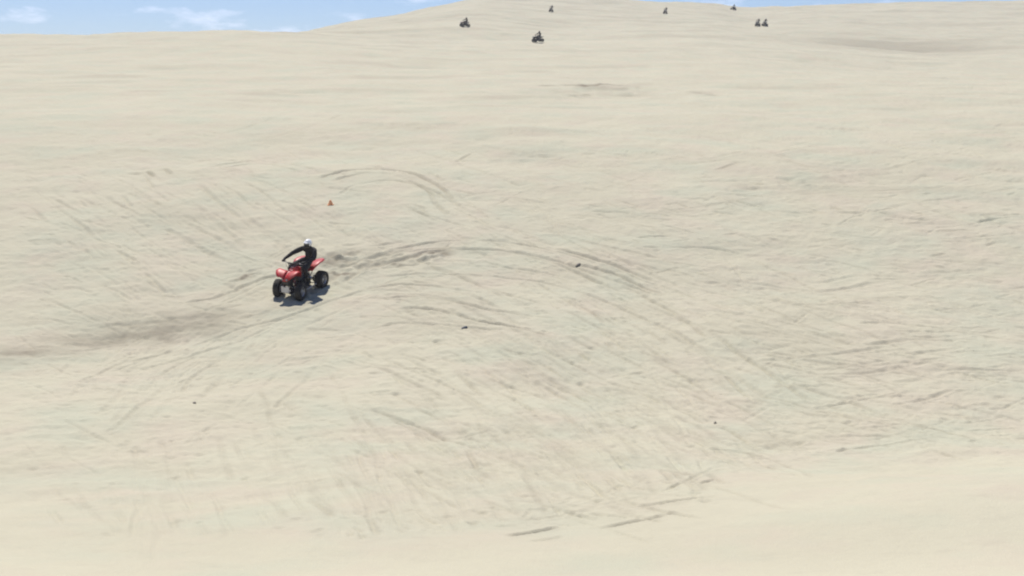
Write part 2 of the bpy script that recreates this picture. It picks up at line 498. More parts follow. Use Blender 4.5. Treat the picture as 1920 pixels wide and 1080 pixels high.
churn([(-60, 672), (100, 650), (244, 624), (330, 612), (400, 602)], 1.30, 0.030, 0.60, 31, 0.5, .35)  # broad darker streak in the sand left of the red quad
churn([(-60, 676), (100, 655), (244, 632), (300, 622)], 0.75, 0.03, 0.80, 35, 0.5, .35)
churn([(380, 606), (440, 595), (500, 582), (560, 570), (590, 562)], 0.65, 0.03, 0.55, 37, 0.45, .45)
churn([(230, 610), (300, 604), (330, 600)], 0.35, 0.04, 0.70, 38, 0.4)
churn([(610, 490), (640, 484), (690, 492), (740, 478), (790, 487), (830, 476)], 0.60, 0.10, 1.15, 41, 0.40, .9)
churn([(640, 515), (690, 497), (730, 486)], 0.34, 0.09, 1.1, 43, 0.35, .9)
churn([(436, 530), (455, 522), (476, 512)], 0.22, 0.07, 1.0, 47, 0.3)
churn([(730, 494), (745, 497), (760, 500)], 0.18, 0.08, 1.2, 49, 0.3)
churn([(1072, 493), (1086, 496), (1098, 498)], 0.13, 0.08, 1.2, 53, 0.3)
churn([(1118, 503), (1130, 506), (1150, 516)], 0.12, 0.05, 0.75, 59, 0.3)
churn([(1050, 184), (1090, 178), (1120, 166), (1150, 160), (1180, 176)], 1.7, 0.06, 0.45, 61, .9, 1.3)
churn([(1100, 162), (1130, 160), (1160, 160)], 0.8, 0.14, 1.4, 62, .9, .8)
churn([(1060, 184), (1080, 181), (1098, 177)], 0.4, 0.10, 1.0, 66, .9, .9)
churn([(1020, 162), (1080, 160)], 0.5, 0.08, 0.7, 63, .9, .9)
churn([(1200, 165), (1280, 170), (1345, 180)], 0.7, 0.08, 0.45, 64, .9, .9)
churn([(700, 232), (780, 236), (840, 232)], 1.4, 0.06, 0.20, 67, .8)
churn([(1400, 350), (1520, 340), (1650, 326)], 1.2, 0.05, 0.18, 68, .6)
churn([(1234, 966), (1250, 961), (1264, 957)], 0.07, 0.03, 0.75, 80, .2)
churn([(1322, 902), (1345, 898)], 0.06, 0.03, 0.7, 81, .2)
churn([(1000, 998), (1050, 989)], 0.05, 0.02, 0.5, 82, .2)
churn([(1420, 830), (1460, 835), (1500, 828)], 0.5, 0.02, 0.35, 69, .3)
churn([(960, 300), (1000, 292), (1030, 306)], 1.0, 0.04, 0.2, 70, .5)

# the red quad stands here; its wheels have cut and pushed up the sand
QX, QD = (float(v) for v in pg(562, 547))
QYAW = R(-114)
def q_world(fx, ly): return (QX + math.cos(QYAW) * fx - math.sin(QYAW) * ly, QD + math.sin(QYAW) * fx + math.cos(QYAW) * ly)
for ly in (-.40, .40):
    far_pts = [tuple(float(v) for v in pg(a_, b_)) for a_, b_ in ((652, 507), (705, 489), (790, 474))]
    pts_ = [q_world(.75, ly), q_world(.52, ly), q_world(-.62, ly), q_world(-1.3, ly * 1.02)] + [(p[0] - .33 * ly, p[1] + .95 * ly * .9) for p in far_pts]
    stamp(smooth_path(pts_), .24, .07, .7, .7, 0, 900 + int(ly * 10), .35)
    for fx in (.52, -.62):
        for (a_, b_, r_, h_) in ((.30, .0, .12, .045), (.05, .17, .09, .035), (.05, -.17, .09, .035), (-.32, .05, .14, .05)):
            x_, y_ = q_world(fx + a_, ly + b_)
            ia, ib = int((x_ - .5 + RX) / RES), int((x_ + .5 + RX) / RES); ic, ie = int((y_ - .5 - RD0) / RES), int((y_ + .5 - RD0) / RES)
            Xm, Ym = np.meshgrid(np.arange(ia, ib) * RES - RX - x_, np.arange(ic, ie) * RES + RD0 - y_)
            Hm[ic:ie, ia:ib] += (h_ * np.exp(-(Xm ** 2 + Ym ** 2) / r_ ** 2) * (1 + .5 * fbm(Xm / .12, Ym / .12, int(fx * 10) + 33, 2))).astype(np.float32)

# foot-sized pits scattered over the face
def pit(px, py, rx, ry, dep, damp_shade=0.3):
    x, d = pg(px, py); x = float(x); d = float(d)
    a, b = int((x - 3 * rx + RX) / RES), int((x + 3 * rx + RX) / RES) + 1
    c, e = int((d - 3 * ry - RD0) / RES), int((d + 3 * ry - RD0) / RES) + 1
    if a < 0 or b >= NX or c < 0 or e >= NY: return
    X, Y = np.meshgrid(np.arange(a, b) * RES - RX - x, np.arange(c, e) * RES + RD0 - d)
    q = np.sqrt((X / rx) ** 2 + (Y / ry) ** 2)
    Hm[c:e, a:b] += (-dep * np.exp(-q ** 2 * 1.2) + dep * 0.4 * np.exp(-((q - 1.5) / 0.45) ** 2)).astype(np.float32)
    Dm[c:e, a:b] = np.maximum(Dm[c:e, a:b], (damp_shade * np.exp(-q ** 2)).astype(np.float32))
for p in [(312, 782), (848, 731), (1012, 640), (1020, 622), (1246, 637), (1290, 660), (1168, 596), (1172, 602), (980, 816), (1005, 782),
          (1170, 758), (1128, 696), (1510, 642), (1612, 744), (300, 612), (330, 893), (270, 845), (1324, 941), (886, 980), (720, 958),
          (1500, 830), (1560, 790), (1620, 890), (530, 725), (600, 742), (744, 740), (1190, 800), (1120, 940), (1090, 720), (935, 410),
          (890, 385), (560, 700), (640, 650), (470, 700), (350, 640), (700, 700), (820, 640)]:
    pit(p[0], p[1], U(.06, .12), U(.06, .10), U(.02, .04), U(.2, .5))
for i in range(620):
    px = U(60, 1860); py = U(240, 1000)
    if py < smooth_limit(px): pit(px, py, U(.05, .13), U(.05, .12), U(.008, .028), U(0, .22))

# ---- the sheet: rows and columns spaced finer where the sand is near and seen close up
rows_y = np.arange(1120, 74, -1.28)
_yd = np.linspace(13, 215, 5000)
_zc = hermite(KD, KZ, _yd)
_yy = 540 - F * np.tan(np.arctan2(_zc, _yd) + PITCH)
d_mid = np.interp(-rows_y, -_yy, _yd)
d_mid = d_mid[(d_mid > 13.01) & (d_mid < 211)]
d_mid = np.unique(d_mid)
d_all = np.concatenate([np.linspace(-60, 12.8, 30), d_mid, np.linspace(211, 428, 190), np.geomspace(432, 2500, 34)])
du = np.diff(d_all); d_all = d_all[np.concatenate([[True], du > 1e-4])]
u_all = np.concatenate([np.linspace(-1.6, -0.47, 40, endpoint=False), np.linspace(-0.47, 0.47, 1040), np.linspace(0.47, 1.6, 41)[1:]])
DD, UU = np.meshgrid(d_all, u_all, indexing='ij')
XX = UU * np.sqrt(DD ** 2 + 16.0 ** 2)

def bilin(A, x, d):
    fx = (x + RX) / RES; fy = (d - RD0) / RES
    ok = (fx > 1) & (fx < NX - 2) & (fy > 1) & (fy < NY - 2)
    ix = np.clip(fx.astype(int), 0, NX - 2); iy = np.clip(fy.astype(int), 0, NY - 2)
    tx = fx - ix; ty = fy - iy
    v = (A[iy, ix] * (1 - tx) + A[iy, ix + 1] * tx) * (1 - ty) + (A[iy + 1, ix] * (1 - tx) + A[iy + 1, ix + 1] * tx) * ty
    return np.where(ok, v, 0.0)

def box3(A, n=1):
    for _ in range(n):
        A = (A + np.roll(A, 1, 0) + np.roll(A, -1, 0)) / 3
        A = (A + np.roll(A, 1, 1) + np.roll(A, -1, 1)) / 3
    return A
Hm = box3(Hm, 1); Dm = box3(Dm, 1)

def z_fine(x, d):
    near = sst(14, 24, d)
    ridden = sst(18, 27, d) * (1 - 0.3 * sst(60, 120, d))
    v = 0.026 * near * fbm(x / 1.1, d / 0.8, 41, 3)                                   # lumpy, trodden surface
    v = v + 0.014 * ridden * fbm(x / 0.34, d / 0.22, 47, 3, 0.65)
    # long streaky relief high on the face where single ruts merge
    far = sst(60, 120, d)
    v = v + 0.035 * sst(55, 80, d) * fbm(x / 2.2, d / 0.9, 57, 3, .6) + 0.10 * far * fbm(x / 9.0, d / 1.6, 55, 3, 0.6) + 0.16 * sst(150, 190, d) * fbm(x / 16, d / 4, 61, 3)
    return v

def z_ground(x, d):
    x = np.asarray(x, float); d = np.asarray(d, float)
    return z_smooth(x, d) + z_fine(x, d) + bilin(Hm, x, d)

ZZ = z_ground(XX, DD)
DAMP_SHADE = np.clip(bilin(Dm, XX, DD), 0, 1)
# darker, brownish sand in the big hollow on the right, and thin darker bands along the far slopes
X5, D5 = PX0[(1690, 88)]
DAMP_SHADE = np.maximum(DAMP_SHADE, 0.50 * np.exp(-(((XX - X5) / 19) ** 2 + ((DD - D5 - 8) / 22) ** 2) * (1 + .6 * fbm(XX / 20, DD / 5, 71, 3))))
DAMP_SHADE = np.maximum(DAMP_SHADE, 0.22 * sst(120, 180, DD) * sst(0.1, 0.9, fbm(XX / 30, DD / 5, 77, 4)))
DAMP_SHADE = np.maximum(DAMP_SHADE, 0.18 * sst(30, 60, DD) * sst(0.2, 1.0, fbm(XX / 7, DD / 2.2, 79, 4)))
nr, nc = XX.shape
co = np.stack([XX, DD, ZZ], -1).reshape(-1, 3).astype(np.float32)
idx = np.arange(nr * nc).reshape(nr, nc)
quads = np.stack([idx[:-1, :-1], idx[:-1, 1:], idx[1:, 1:], idx[1:, :-1]], -1).reshape(-1, 4).astype(np.int32)
me = bpy.data.meshes.new('sand_dunes')
me.vertices.add(len(co)); me.vertices.foreach_set('co', co.ravel())
me.loops.add(quads.size); me.loops.foreach_set('vertex_index', quads.ravel())
me.polygons.add(len(quads)); me.polygons.foreach_set('loop_start', np.arange(0, quads.size, 4, dtype=np.int32))
me.update(calc_edges=True)
me.polygons.foreach_set('use_smooth', np.ones(len(quads), bool))
at = me.attributes.new('damp_shade', 'FLOAT', 'POINT')
at.data.foreach_set('value', DAMP_SHADE.ravel().astype(np.float32))
sand_o = bpy.data.objects.new('sand_dunes', me)
C.objects.link(sand_o)
sand_o['kind'] = 'structure'
sand_o['label'] = 'pale dry sand dunes crossed by wheel ruts'

def sand_material():
    m = bpy.data.materials.new('dune_sand')
    t, b = nodes(m)
    nn = t.nodes.new; lk = t.links.new
    geo = nn('ShaderNodeNewGeometry')
    at_ = nn('ShaderNodeAttribute'); at_.attribute_name = 'damp_shade'
    def noise(scale, detail=5, rough=0.55, sc=(1, 1, 1)):
        mp_ = nn('ShaderNodeMapping'); mp_.inputs['Scale'].default_value = sc
        n_ = nn('ShaderNodeTexNoise'); n_.inputs['Scale'].default_value = scale
        n_.inputs['Detail'].default_value = detail; n_.inputs['Roughness'].default_value = rough
        lk(geo.outputs['Position'], mp_.inputs['Vector']); lk(mp_.outputs['Vector'], n_.inputs['Vector'])
        return n_
    def ramp(n_, lo, hi, a, c):
        r_ = nn('ShaderNodeMapRange'); r_.inputs['From Min'].default_value = lo; r_.inputs['From Max'].default_value = hi
        r_.inputs['To Min'].default_value = a; r_.inputs['To Max'].default_value = c
        lk(n_, r_.inputs['Value']); return r_.outputs['Result']
    def mixc(f, a, c, blend='MIX'):
        x_ = nn('ShaderNodeMix'); x_.data_type = 'RGBA'; x_.blend_type = blend
        if isinstance(f, float): x_.inputs['Factor'].default_value = f
        else: lk(f, x_.inputs['Factor'])
        for k, v in (('A', a), ('B', c)):
            if isinstance(v, tuple): x_.inputs[k].default_value = v
            else: lk(v, x_.inputs[k])
        return x_.outputs['Result']
    # two tones of dry sand, in patches of metres, with a pinkish and a greenish-grey drift
    c = mixc(ramp(noise(0.22, 4).outputs['Fac'], .35, .65, 0, 1), (0.466, 0.433, 0.324, 1), (0.494, 0.462, 0.347, 1))
    c = mixc(ramp(noise(0.5, 3).outputs['Fac'], .45, .68, 0, .75), c, (0.484, 0.429, 0.332, 1))
    c = mixc(ramp(noise(0.37, 3, sc=(1, 1.3, 1)).outputs['Fac'], .47, .68, 0, .75), c, (0.440, 0.440, 0.334, 1))
    # grain and small debris
    c = mixc(ramp(noise(7, 6, .7).outputs['Fac'], .3, .7, .10, 0), c, (0.30, 0.265, 0.21, 1))
    c = mixc(ramp(noise(2.1, 6, .7, sc=(.6, 1.6, 1)).outputs['Fac'], .56, .76, 0, .22), c, (0.31, 0.275, 0.22, 1))
    c = mixc(at_.outputs['Fac'], c, (0.242, 0.212, 0.160, 1))  # one darker tone for moist sand and painted rut shade
    lk(c, b.inputs['Base Color'])
    b.inputs['Roughness'].default_value = 0.95
    b.inputs['Specular IOR Level'].default_value = 0.15
    bp = nn('ShaderNodeBump'); bp.inputs['Strength'].default_value = 0.5; bp.inputs['Distance'].default_value = 0.03
    ad = nn('ShaderNodeMath'); ad.operation = 'ADD'
    lk(noise(8, 7, .72).outputs['Fac'], ad.inputs[0]); lk(noise(28, 4, .6).outputs['Fac'], ad.inputs[1])
    lk(ad.outputs['Value'], bp.inputs['Height']); lk(bp.outputs['Normal'], b.inputs['Normal'])
    return m
me.materials.append(sand_material())

# ------------------------------------------------------------------ mesh helpers
class MB:
    """collects tubes, boxes, lathes and lofts into one mesh"""
    def __init__(s): s.v = []; s.f = []; s.sm = []
    def add(s, verts, faces, smooth=True):
        o = len(s.v); s.v += [tuple(p) for p in verts]
        s.f += [tuple(i + o for i in f) for f in faces]; s.sm += [smooth] * len(faces)
    def loft(s, rings, closed=True, caps=True, smooth=True):
        n = len(rings[0]); V = [p for r in rings for p in r]; Fc = []
        for i in range(len(rings) - 1):
            for j in range(n if closed else n - 1):
                k = (j + 1) % n
                Fc.append((i * n + j, i * n + k, (i + 1) * n + k, (i + 1) * n + j))
        if caps:
            Fc.append(tuple(range(n))[::-1]); Fc.append(tuple((len(rings) - 1) * n + j for j in range(n)))
        s.add(V, Fc, smooth)
    def tube(s, pts, r, n=8, caps=True):
        P = [Vector(p) for p in pts]
        rr = r if isinstance(r, (list, tuple)) else [r] * len(P)
        up = Vector((0, 0, 1)); rings = []
        t0 = (P[1] - P[0]).normalized()
        a = t0.cross(up if abs(t0.z) < .9 else Vector((1, 0, 0))).normalized()
        for i, p in enumerate(P):
            t = (P[min(i + 1, len(P) - 1)] - P[max(i - 1, 0)]).normalized()
            a = (a - t * a.dot(t)).normalized(); b = t.cross(a)
            rings.append([p + (a * math.cos(2 * math.pi * k / n) + b * math.sin(2 * math.pi * k / n)) * rr[i] for k in range(n)])
        s.loft(rings, True, caps)
    def box(s, c, size, rot=None, bevel=0.0, taper=1.0):
        bm = bmesh.new(); bmesh.ops.create_cube(bm, size=1)
        for v in bm.verts:
            k = taper if v.co.z > 0 else 1.0
            v.co = Vector((v.co.x * size[0] * k, v.co.y * size[1] * k, v.co.z * size[2]))
        if bevel: bmesh.ops.bevel(bm, geom=bm.edges[:], offset=bevel, segments=2, affect='EDGES')
        Mx = Matrix.Translation(c) @ (rot if rot is not None else Matrix())
        bm.verts.index_update()
        s.add([Mx @ v.co for v in bm.verts], [[v.index for v in f.verts] for f in bm.faces], False); bm.free()
    def lathe(s, prof, n=28, c=(0, 0, 0), closed=False):
        """prof: (radius, y); turned round the y axis"""
        V = []; Fc = []; m = len(prof)
        for i in range(n):
            a = 2 * math.pi * i / n
            for (r, y) in prof: V.append((c[0] + r * math.sin(a), c[1] + y, c[2] + r * math.cos(a)))
        for i in range(n):
            for j in range(m if closed else m - 1):
                k = (j + 1) % m; i2 = (i + 1) % n
                Fc.append((i * m + j, i * m + k, i2 * m + k, i2 * m + j))
        s.add(V, Fc, True)
    def panel(s, grid, th):
        """a sheet given as rows of points, thickened downwards along its normals"""
        nr_, nc_ = len(grid), len(grid[0]); G = [[Vector(p) for p in r] for r in grid]
        top = []; bot = []
        for i in range(nr_):
            for j in range(nc_):
                du_ = G[min(i + 1, nr_ - 1)][j] - G[max(i - 1, 0)][j]; dv_ = G[i][min(j + 1, nc_ - 1)] - G[i][max(j - 1, 0)]
                nrm = du_.cross(dv_)
                nrm = nrm.normalized() if nrm.length > 1e-9 else Vector((0, 0, 1))
                if nrm.z < 0: nrm = -nrm
                top.append(G[i][j]); bot.append(G[i][j] - nrm * th)
        V = top + bot; o = nr_ * nc_; Fc = []
        for i in range(nr_ - 1):
            for j in range(nc_ - 1):
                a = i * nc_ + j
                Fc.append((a, a + 1, a + nc_ + 1, a + nc_)); Fc.append((o + a, o + a + nc_, o + a + nc_ + 1, o + a + 1))
        rim = [j for j in range(nc_)] + [i * nc_ + nc_ - 1 for i in range(1, nr_)] + [(nr_ - 1) * nc_ + j for j in range(nc_ - 2, -1, -1)] + [i * nc_ for i in range(nr_ - 2, 0, -1)]
        for k in range(len(rim)):
            a, b = rim[k], rim[(k + 1) % len(rim)]
            Fc.append((a, o + a, o + b, b))
        s.add(V, Fc, True)
    def build(s, name, material, parent=None, loc=None, rot=None):
        m = bpy.data.meshes.new(name)
        m.from_pydata(s.v, [], s.f)
        bm = bmesh.new(); bm.from_mesh(m)
        sm = {i: v for i, v in enumerate(s.sm)}
        bm.faces.ensure_lookup_table()
        for f in bm.faces: f.smooth = sm[f.index]
        bmesh.ops.recalc_face_normals(bm, faces=bm.faces[:])
        bm.to_mesh(m); bm.free()
        for mt in (material if isinstance(material, (list, tuple)) else [material]): m.materials.append(mt)
        o = bpy.data.objects.new(name, m); C.objects.link(o)
        if parent is not None: o.parent = parent
        if loc is not None: o.location = loc
        if rot is not None: o.rotation_euler = rot
        return o

def empty(name):
    o = bpy.data.objects.new(name, None); o.empty_display_size = 0.3
    C.objects.link(o); return o

def tag(o, label, cat, group=None):
    o['label'] = label; o['category'] = cat
    if group: o['group'] = group
    return o

# ------------------------------------------------------------------ quad bike (x forward, y left, z up, ground z = 0)
FA, RA, FZ, RZ, FY, RY = 0.536, -0.62, 0.275, 0.265, 0.385, 0.41

def make_wheel(root, x, y, z, rad, hw, side, steer=0.0):
    w_ = MB()
    rr = rad * 0.50
    # dished rim with a hub and four spoke bridges, outer face towards `side`
    w_.lathe([(rr, -hw * .80), (rr * .94, -hw * .80), (rr * .90, -hw * .3), (rr * .90, hw * .5), (rr * .94, hw * .80), (rr, hw * .80), (rr, -hw * .8)], 28)
    s_ = side
    w_.lathe([(0.0, s_ * hw * .62), (rr * .22, s_ * hw * .62), (rr * .30, s_ * hw * .50), (rr * .34, s_ * hw * .2), (rr * .34, s_ * -hw * .3), (0.0, s_ * -hw * .3)], 16)
    for k in range(8):
        a = 2 * math.pi * k / 8
        c_ = Vector((math.sin(a), 0, math.cos(a)))
        w_.tube([c_ * rr * .28 + Vector((0, s_ * hw * .35, 0)), c_ * rr * .93 + Vector((0, s_ * hw * .25, 0))], rr * .09, 6)
    wh = w_.build('wheel', M['alu'], root, (x, y, z), (0, 0, steer))
    t_ = MB()
    t_.lathe([(rr * .99, -hw * .82), (rr * 1.16, -hw * .98), (rad * .78, -hw * 1.04), (rad * .91, -hw * .94), (rad * .955, -hw * .6), (rad * .965, 0),
              (rad * .955, hw * .6), (rad * .91, hw * .94), (rad * .78, hw * 1.04), (rr * 1.16, hw * .98), (rr * .99, hw * .82), (rr * .97, 0)], 36, closed=True)
    nk = 20
    for k in range(nk):
        for j, yy in enumerate((-.72, -.25, .25, .72)):
            a = 2 * math.pi * (k + (0.5 if j % 2 else 0)) / nk
            ro = rad * (.958 if abs(yy) < .5 else .935)
            rot = Matrix.Rotation(a, 4, 'Y') @ Matrix.Rotation(R(18 if j % 2 else -18), 4, 'Z')
            t_.box(Matrix.Rotation(a, 4, 'Y') @ Vector((0, yy * hw, ro + rad * .012)), (rad * .14, hw * .34, rad * .06), rot)
    t_.build('tyre', M['rubber'], wh)
    return wh

def arch(prof, y0, y1, flare, lip, ny=6):
    """angular mudguard: prof is (x, z, width factor) from front to rear, y0 the inner and y1 the outer edge"""
    g = []
    for (x, z, k) in prof:
        row = []
        for j in range(ny + 1):
            u = j / ny
            row.append((x, y0 + (y1 - y0) * u * k, z + flare * u - (lip if j == ny else 0) + .008 * math.sin(math.pi * u)))
        g.append(row)
    return g
FPROF = [(.92, .70, .50), (.90, .735, .66), (.82, .79, .86), (.68, .845, 1.0), (.54, .85, 1.0), (.42, .80, .92), (.34, .71, .80), (.28, .60, .66)]
RPROF = [(-.26, .60, .60), (-.30, .67, .75), (-.40, .755, .92), (-.54, .80, 1.0), (-.70, .805, 1.0), (-.84, .80, .92), (-.93, .785, .70), (-.96, .775, .52)]

def make_quad():
    q = empty('quad_bike')
    st = R(9)
    for sx in (1, -1):
        make_wheel(q, FA, sx * FY, FZ, 0.275, 0.095, sx, st)
        make_wheel(q, RA, sx * RY, RZ, 0.265, 0.125, sx)
    # frame
    f = MB()
    for s in (1, -1):
        f.tube([(.70, s * .11, .24), (.40, s * .14, .21), (-.30, s * .14, .21), (-.42, s * .13, .30), (-.40, s * .12, .56), (-.78, s * .12, .66)], .017)
        f.tube([(.70, s * .11, .24), (.66, s * .11, .45), (.46, s * .07, .62), (.10, s * .06, .62), (-.40, s * .12, .60)], .017)
        f.tube([(.46, s * .07, .62), (.28, s * .12, .40), (.30, s * .14, .215)], .014)
        f.tube([(-.78, s * .12, .66), (-.36, s * .13, .34)], .012)
    for x, z, y in ((.70, .24, .11), (.66, .45, .11), (.30, .215, .14), (-.30, .215, .14), (-.78, .66, .12)):
        f.tube([(x, -y, z), (x, y, z)], .013)
    f.build('frame', M['steel'], q)
    # engine
    e = MB()
    e.box((-.10, 0, .36), (.42, .25, .24), bevel=.04)
    e.box((-.16, .135, .34), (.20, .05, .19), bevel=.02)
    e.box((-.12, -.14, .34), (.22, .06, .20), bevel=.025)
    e.tube([(.02, 0, .45), (.07, 0, .60)], [.085, .075], 12)
    eo = e.build('engine', M['steel'], q)
    fi = MB()
    for k in range(6):
        fi.box((.022 + k * .010, 0, .465 + k * .024), (.23, .22, .007), Matrix.Rotation(R(18), 4, 'Y'), .0)
    fi.build('cooling_fins', M['alu'], eo)
    ex = MB()
    ex.tube([(.13, -.03, .54), (.24, -.08, .48), (.22, -.17, .40), (.0, -.19, .44), (-.25, -.18, .54), (-.42, -.18, .60)], .02, 8)
    exo = ex.build('exhaust_pipe', M['steel'], q)
    mu = MB(); mu.tube([(-.40, -.18, .595), (-.44, -.18, .607), (-.78, -.17, .66), (-.82, -.17, .667)], [.03, .055, .052, .03], 14)
    mu.build('muffler', M['alu'], exo)
    # front suspension
    for s in (1, -1):
        for (zi, zo, yi) in ((.26, .215, .12), (.41, .335, .12)):
            a = MB()
            a.tube([(.74, s * yi, zi), (.63, s * .30, zo)], .013); a.tube([(.48, s * yi, zi), (.61, s * .30, zo)], .013)
            a.build('suspension_arm', M['steel'], q)
        k = MB(); k.tube([(.605, s * .30, .20), (.605, s * .305, .35)], .022); k.tube([(.605, s * .30, .275), (.605, s * .37, .275)], .026)
        k.build('steering_knuckle', M['alu'], q)
        h = MB(); h.tube([(.60, s * .28, .26), (.585, s * .22, .42)], .016); h.tube([(.585, s * .22, .42), (.56, s * .125, .66)], .024)
        ho = h.build('shock_absorber', M['steel'], q)
        sp = MB(); A0, A1 = Vector((.598, s * .272, .28)), Vector((.566, s * .15, .60))
        ax = (A1 - A0).normalized(); e1 = ax.cross(Vector((1, 0, 0))).normalized(); e2 = ax.cross(e1)
        pts = [A0 + (A1 - A0) * (i / 72) + (e1 * math.cos(i / 72 * 2 * math.pi * 8) + e2 * math.sin(i / 72 * 2 * math.pi * 8)) * .034 for i in range(73)]
        sp.tube(pts, .0055, 5); sp.build('spring', M['spring'], ho)
        tr = MB(); tr.tube([(.50, s * .04, .33), (.53, s * .30, .285)], .008, 6); tr.build('tie_rod', M['alu'], q)
    # rear axle, swingarm, shock, brake disc
    sw = MB()
    for s in (1, -1): sw.tube([(-.28, s * .10, .33), (-.60, s * .09, .265)], .022)
    sw.box((-.56, 0, .265), (.13, .20, .10), bevel=.02)
    sw.build('swingarm', M['alu'], q)
    axl = MB(); axl.tube([(RA, -.44, RZ), (RA, .44, RZ)], .019, 10); axl.build('rear_axle', M['steel'], q)
    bd = MB(); bd.lathe([(.03, -.004), (.095, -.004), (.095, .004), (.03, .004)], 24, (RA, -.16, RZ), True); bd.build('brake_disc', M['alu'], q)
    spk = MB(); spk.lathe([(.03, -.004), (.10, -.004), (.10, .004), (.03, .004)], 24, (RA, .15, RZ), True); spk.build('sprocket', M['steel'], q)
    rs = MB(); rs.tube([(-.50, 0, .30), (-.40, 0, .42)], .018); rs.tube([(-.40, 0, .42), (-.28, 0, .58)], .03); rs.build('shock_absorber', M['steel'], q)
    # bumper with pale plate
    b = MB()
    for s in (1, -1):
        b.tube([(.70, s * .10, .26), (.80, s * .13, .23), (.88, s * .13, .32), (.90, s * .12, .45), (.83, s * .10, .54), (.66, s * .09, .50)], .013)
    b.tube([(.90, -.12, .45), (.915, 0, .455), (.90, .12, .45)], .012); b.tube([(.88, -.13, .32), (.895, 0, .32), (.88, .13, .32)], .012)
    bo = b.build('front_bumper', M['steel'], q)
    bp = MB(); bp.box((.925, .02, .375), (.012, .27, .19), Matrix.Rotation(R(-8), 4, 'Y'), .005)
    bp.build('bumper_plate', M['plate'], bo)
    # nose and body plastics
    n_ = MB(); rings = []
    for (x, hwid, zb, zt) in ((.91, .075, .625, .675), (.87, .100, .61, .72), (.74, .115, .62, .80), (.58, .12, .64, .84), (.42, .115, .66, .86), (.28, .10, .67, .865)):
        ring = []
        for k in range(14):
            a = 2 * math.pi * k / 14
            cx, sz = math.cos(a), math.sin(a)
            ring.append((x, hwid * math.copysign(abs(cx) ** .6, cx), (zb + zt) / 2 + (zt - zb) / 2 * math.copysign(abs(sz) ** .6, sz)))
        rings.append(ring)
    n_.loft(rings); no = n_.build('nose_cowl', M['red'], q)
    rg = MB(); rg.box((.60, 0, .475), (.10, .25, .17), Matrix.Rotation(R(-14), 4, 'Y'), .012); rg.build('radiator', M['black'], q)
    sk_ = MB(); sk_.panel([[(x, y, z) for y in (-.15, -.05, .05, .15)] for (x, z) in ((.86, .29), (.78, .215), (.60, .20), (.0, .19), (-.34, .19))], .006); sk_.build('skid_plate', M['steel'], q)
    fg = MB(); fg.loft([[(x, y_, z) for (y_, z) in ((-w_, zb), (w_, zb), (w_, zt), (-w_, zt))] for (x, w_, zb, zt) in ((.87, .10, .52, .622), (.72, .13, .44, .64), (.62, .12, .42, .64))], smooth=False); fg.build('front_grille', M['black'], q)
    for s in (1, -1):
        hl = MB()
        hl.loft([[(x, s * .075 + .038 * r_ * math.cos(2 * math.pi * k / 12), .678 + .026 * r_ * math.sin(2 * math.pi * k / 12)) for k in range(12)]
                 for (x, r_) in ((.86, 1.0), (.905, 1.0), (.915, .8), (.922, .3))])
        hl.build('headlight', M['lens'], no)
    for s in (1, -1):
        ff = MB(); ff.panel(arch(FPROF, s * .03, s * .385, .06, .03), .010)
        ff.build('front_fender', M['red'], q)
        rf = MB(); rf.panel(arch(RPROF, s * .13, s * .455, .05, .022), .010)
        rf.build('rear_fender', M['red'], q)
    tk = MB(); rings = []
    for (x, hwid, zb, zt) in ((.34, .07, .62, .86), (.28, .12, .61, .905), (.14, .135, .60, .91), (.02, .115, .60, .86), (-.08, .085, .62, .80)):
        rings.append([(x, hwid * math.copysign(abs(math.cos(2 * math.pi * k / 14)) ** .7, math.cos(2 * math.pi * k / 14)),
                       (zb + zt) / 2 + (zt - zb) / 2 * math.copysign(abs(math.sin(2 * math.pi * k / 14)) ** .7, math.sin(2 * math.pi * k / 14))) for k in range(14)])
    tk.loft(rings); tko = tk.build('fuel_tank', M['red'], q)
    cp = MB(); cp.tube([(.16, 0, .90), (.16, 0, .93)], .035, 14); cp.build('fuel_cap', M['black'], tko)
    se = MB(); rings = []
    for (x, hwid, zb, zt) in ((.06, .07, .72, .835), (-.06, .10, .69, .825), (-.22, .125, .68, .805), (-.45, .14, .68, .805), (-.66, .14, .69, .83), (-.78, .11, .72, .835), (-.82, .07, .75, .82)):
        rings.append([(x, hwid * math.copysign(abs(math.cos(2 * math.pi * k / 14)) ** .55, math.cos(2 * math.pi * k / 14)),
                       (zb + zt) / 2 + (zt - zb) / 2 * math.copysign(abs(math.sin(2 * math.pi * k / 14)) ** .55, math.sin(2 * math.pi * k / 14))) for k in range(14)])
    se.loft(rings); se.build('seat', M['seat'], q)
    tl = MB(); tl.box((-.92, 0, .70), (.05, .13, .05), bevel=.012); tlo = tl.build('tail_light', M['tail'], q)
    tb = MB(); tb.box((-.85, 0, .69), (.12, .24, .03), bevel=.01); tb.build('tail_bracket', M['black'], q)
    for s in (1, -1):       # foot pegs with nerf bars
        nb = MB()
        nb.tube([(.34, s * .14, .24), (.33, s * .38, .26), (.28, s * .46, .27), (-.22, s * .47, .27), (-.28, s * .40, .27), (-.28, s * .14, .24)], .014)
        nb.tube([(-.02, s * .14, .25), (-.02, s * .46, .27)], .013)
        nb.build('nerf_bar', M['alu'], q)
        fp = MB(); fp.box((-.02, s * .32, .272), (.09, .14, .03), bevel=.006); fp.build('foot_peg', M['steel'], q)
    # steering
    ss = MB(); ss.tube([(.52, 0, .40), (.335, 0, .92)], .017); ss.build('steering_stem', M['steel'], q)
    hb = MB()
    ctrl = [(.22, -.385, 1.045), (.27, -.25, 1.065), (.325, -.14, 1.05), (.335, -.07, .92), (.335, .07, .92), (.325, .14, 1.05), (.27, .25, 1.065), (.22, .385, 1.045)]
    hb.tube(ctrl, .0125, 10); hbo = hb.build('handlebar', M['steel'], q)
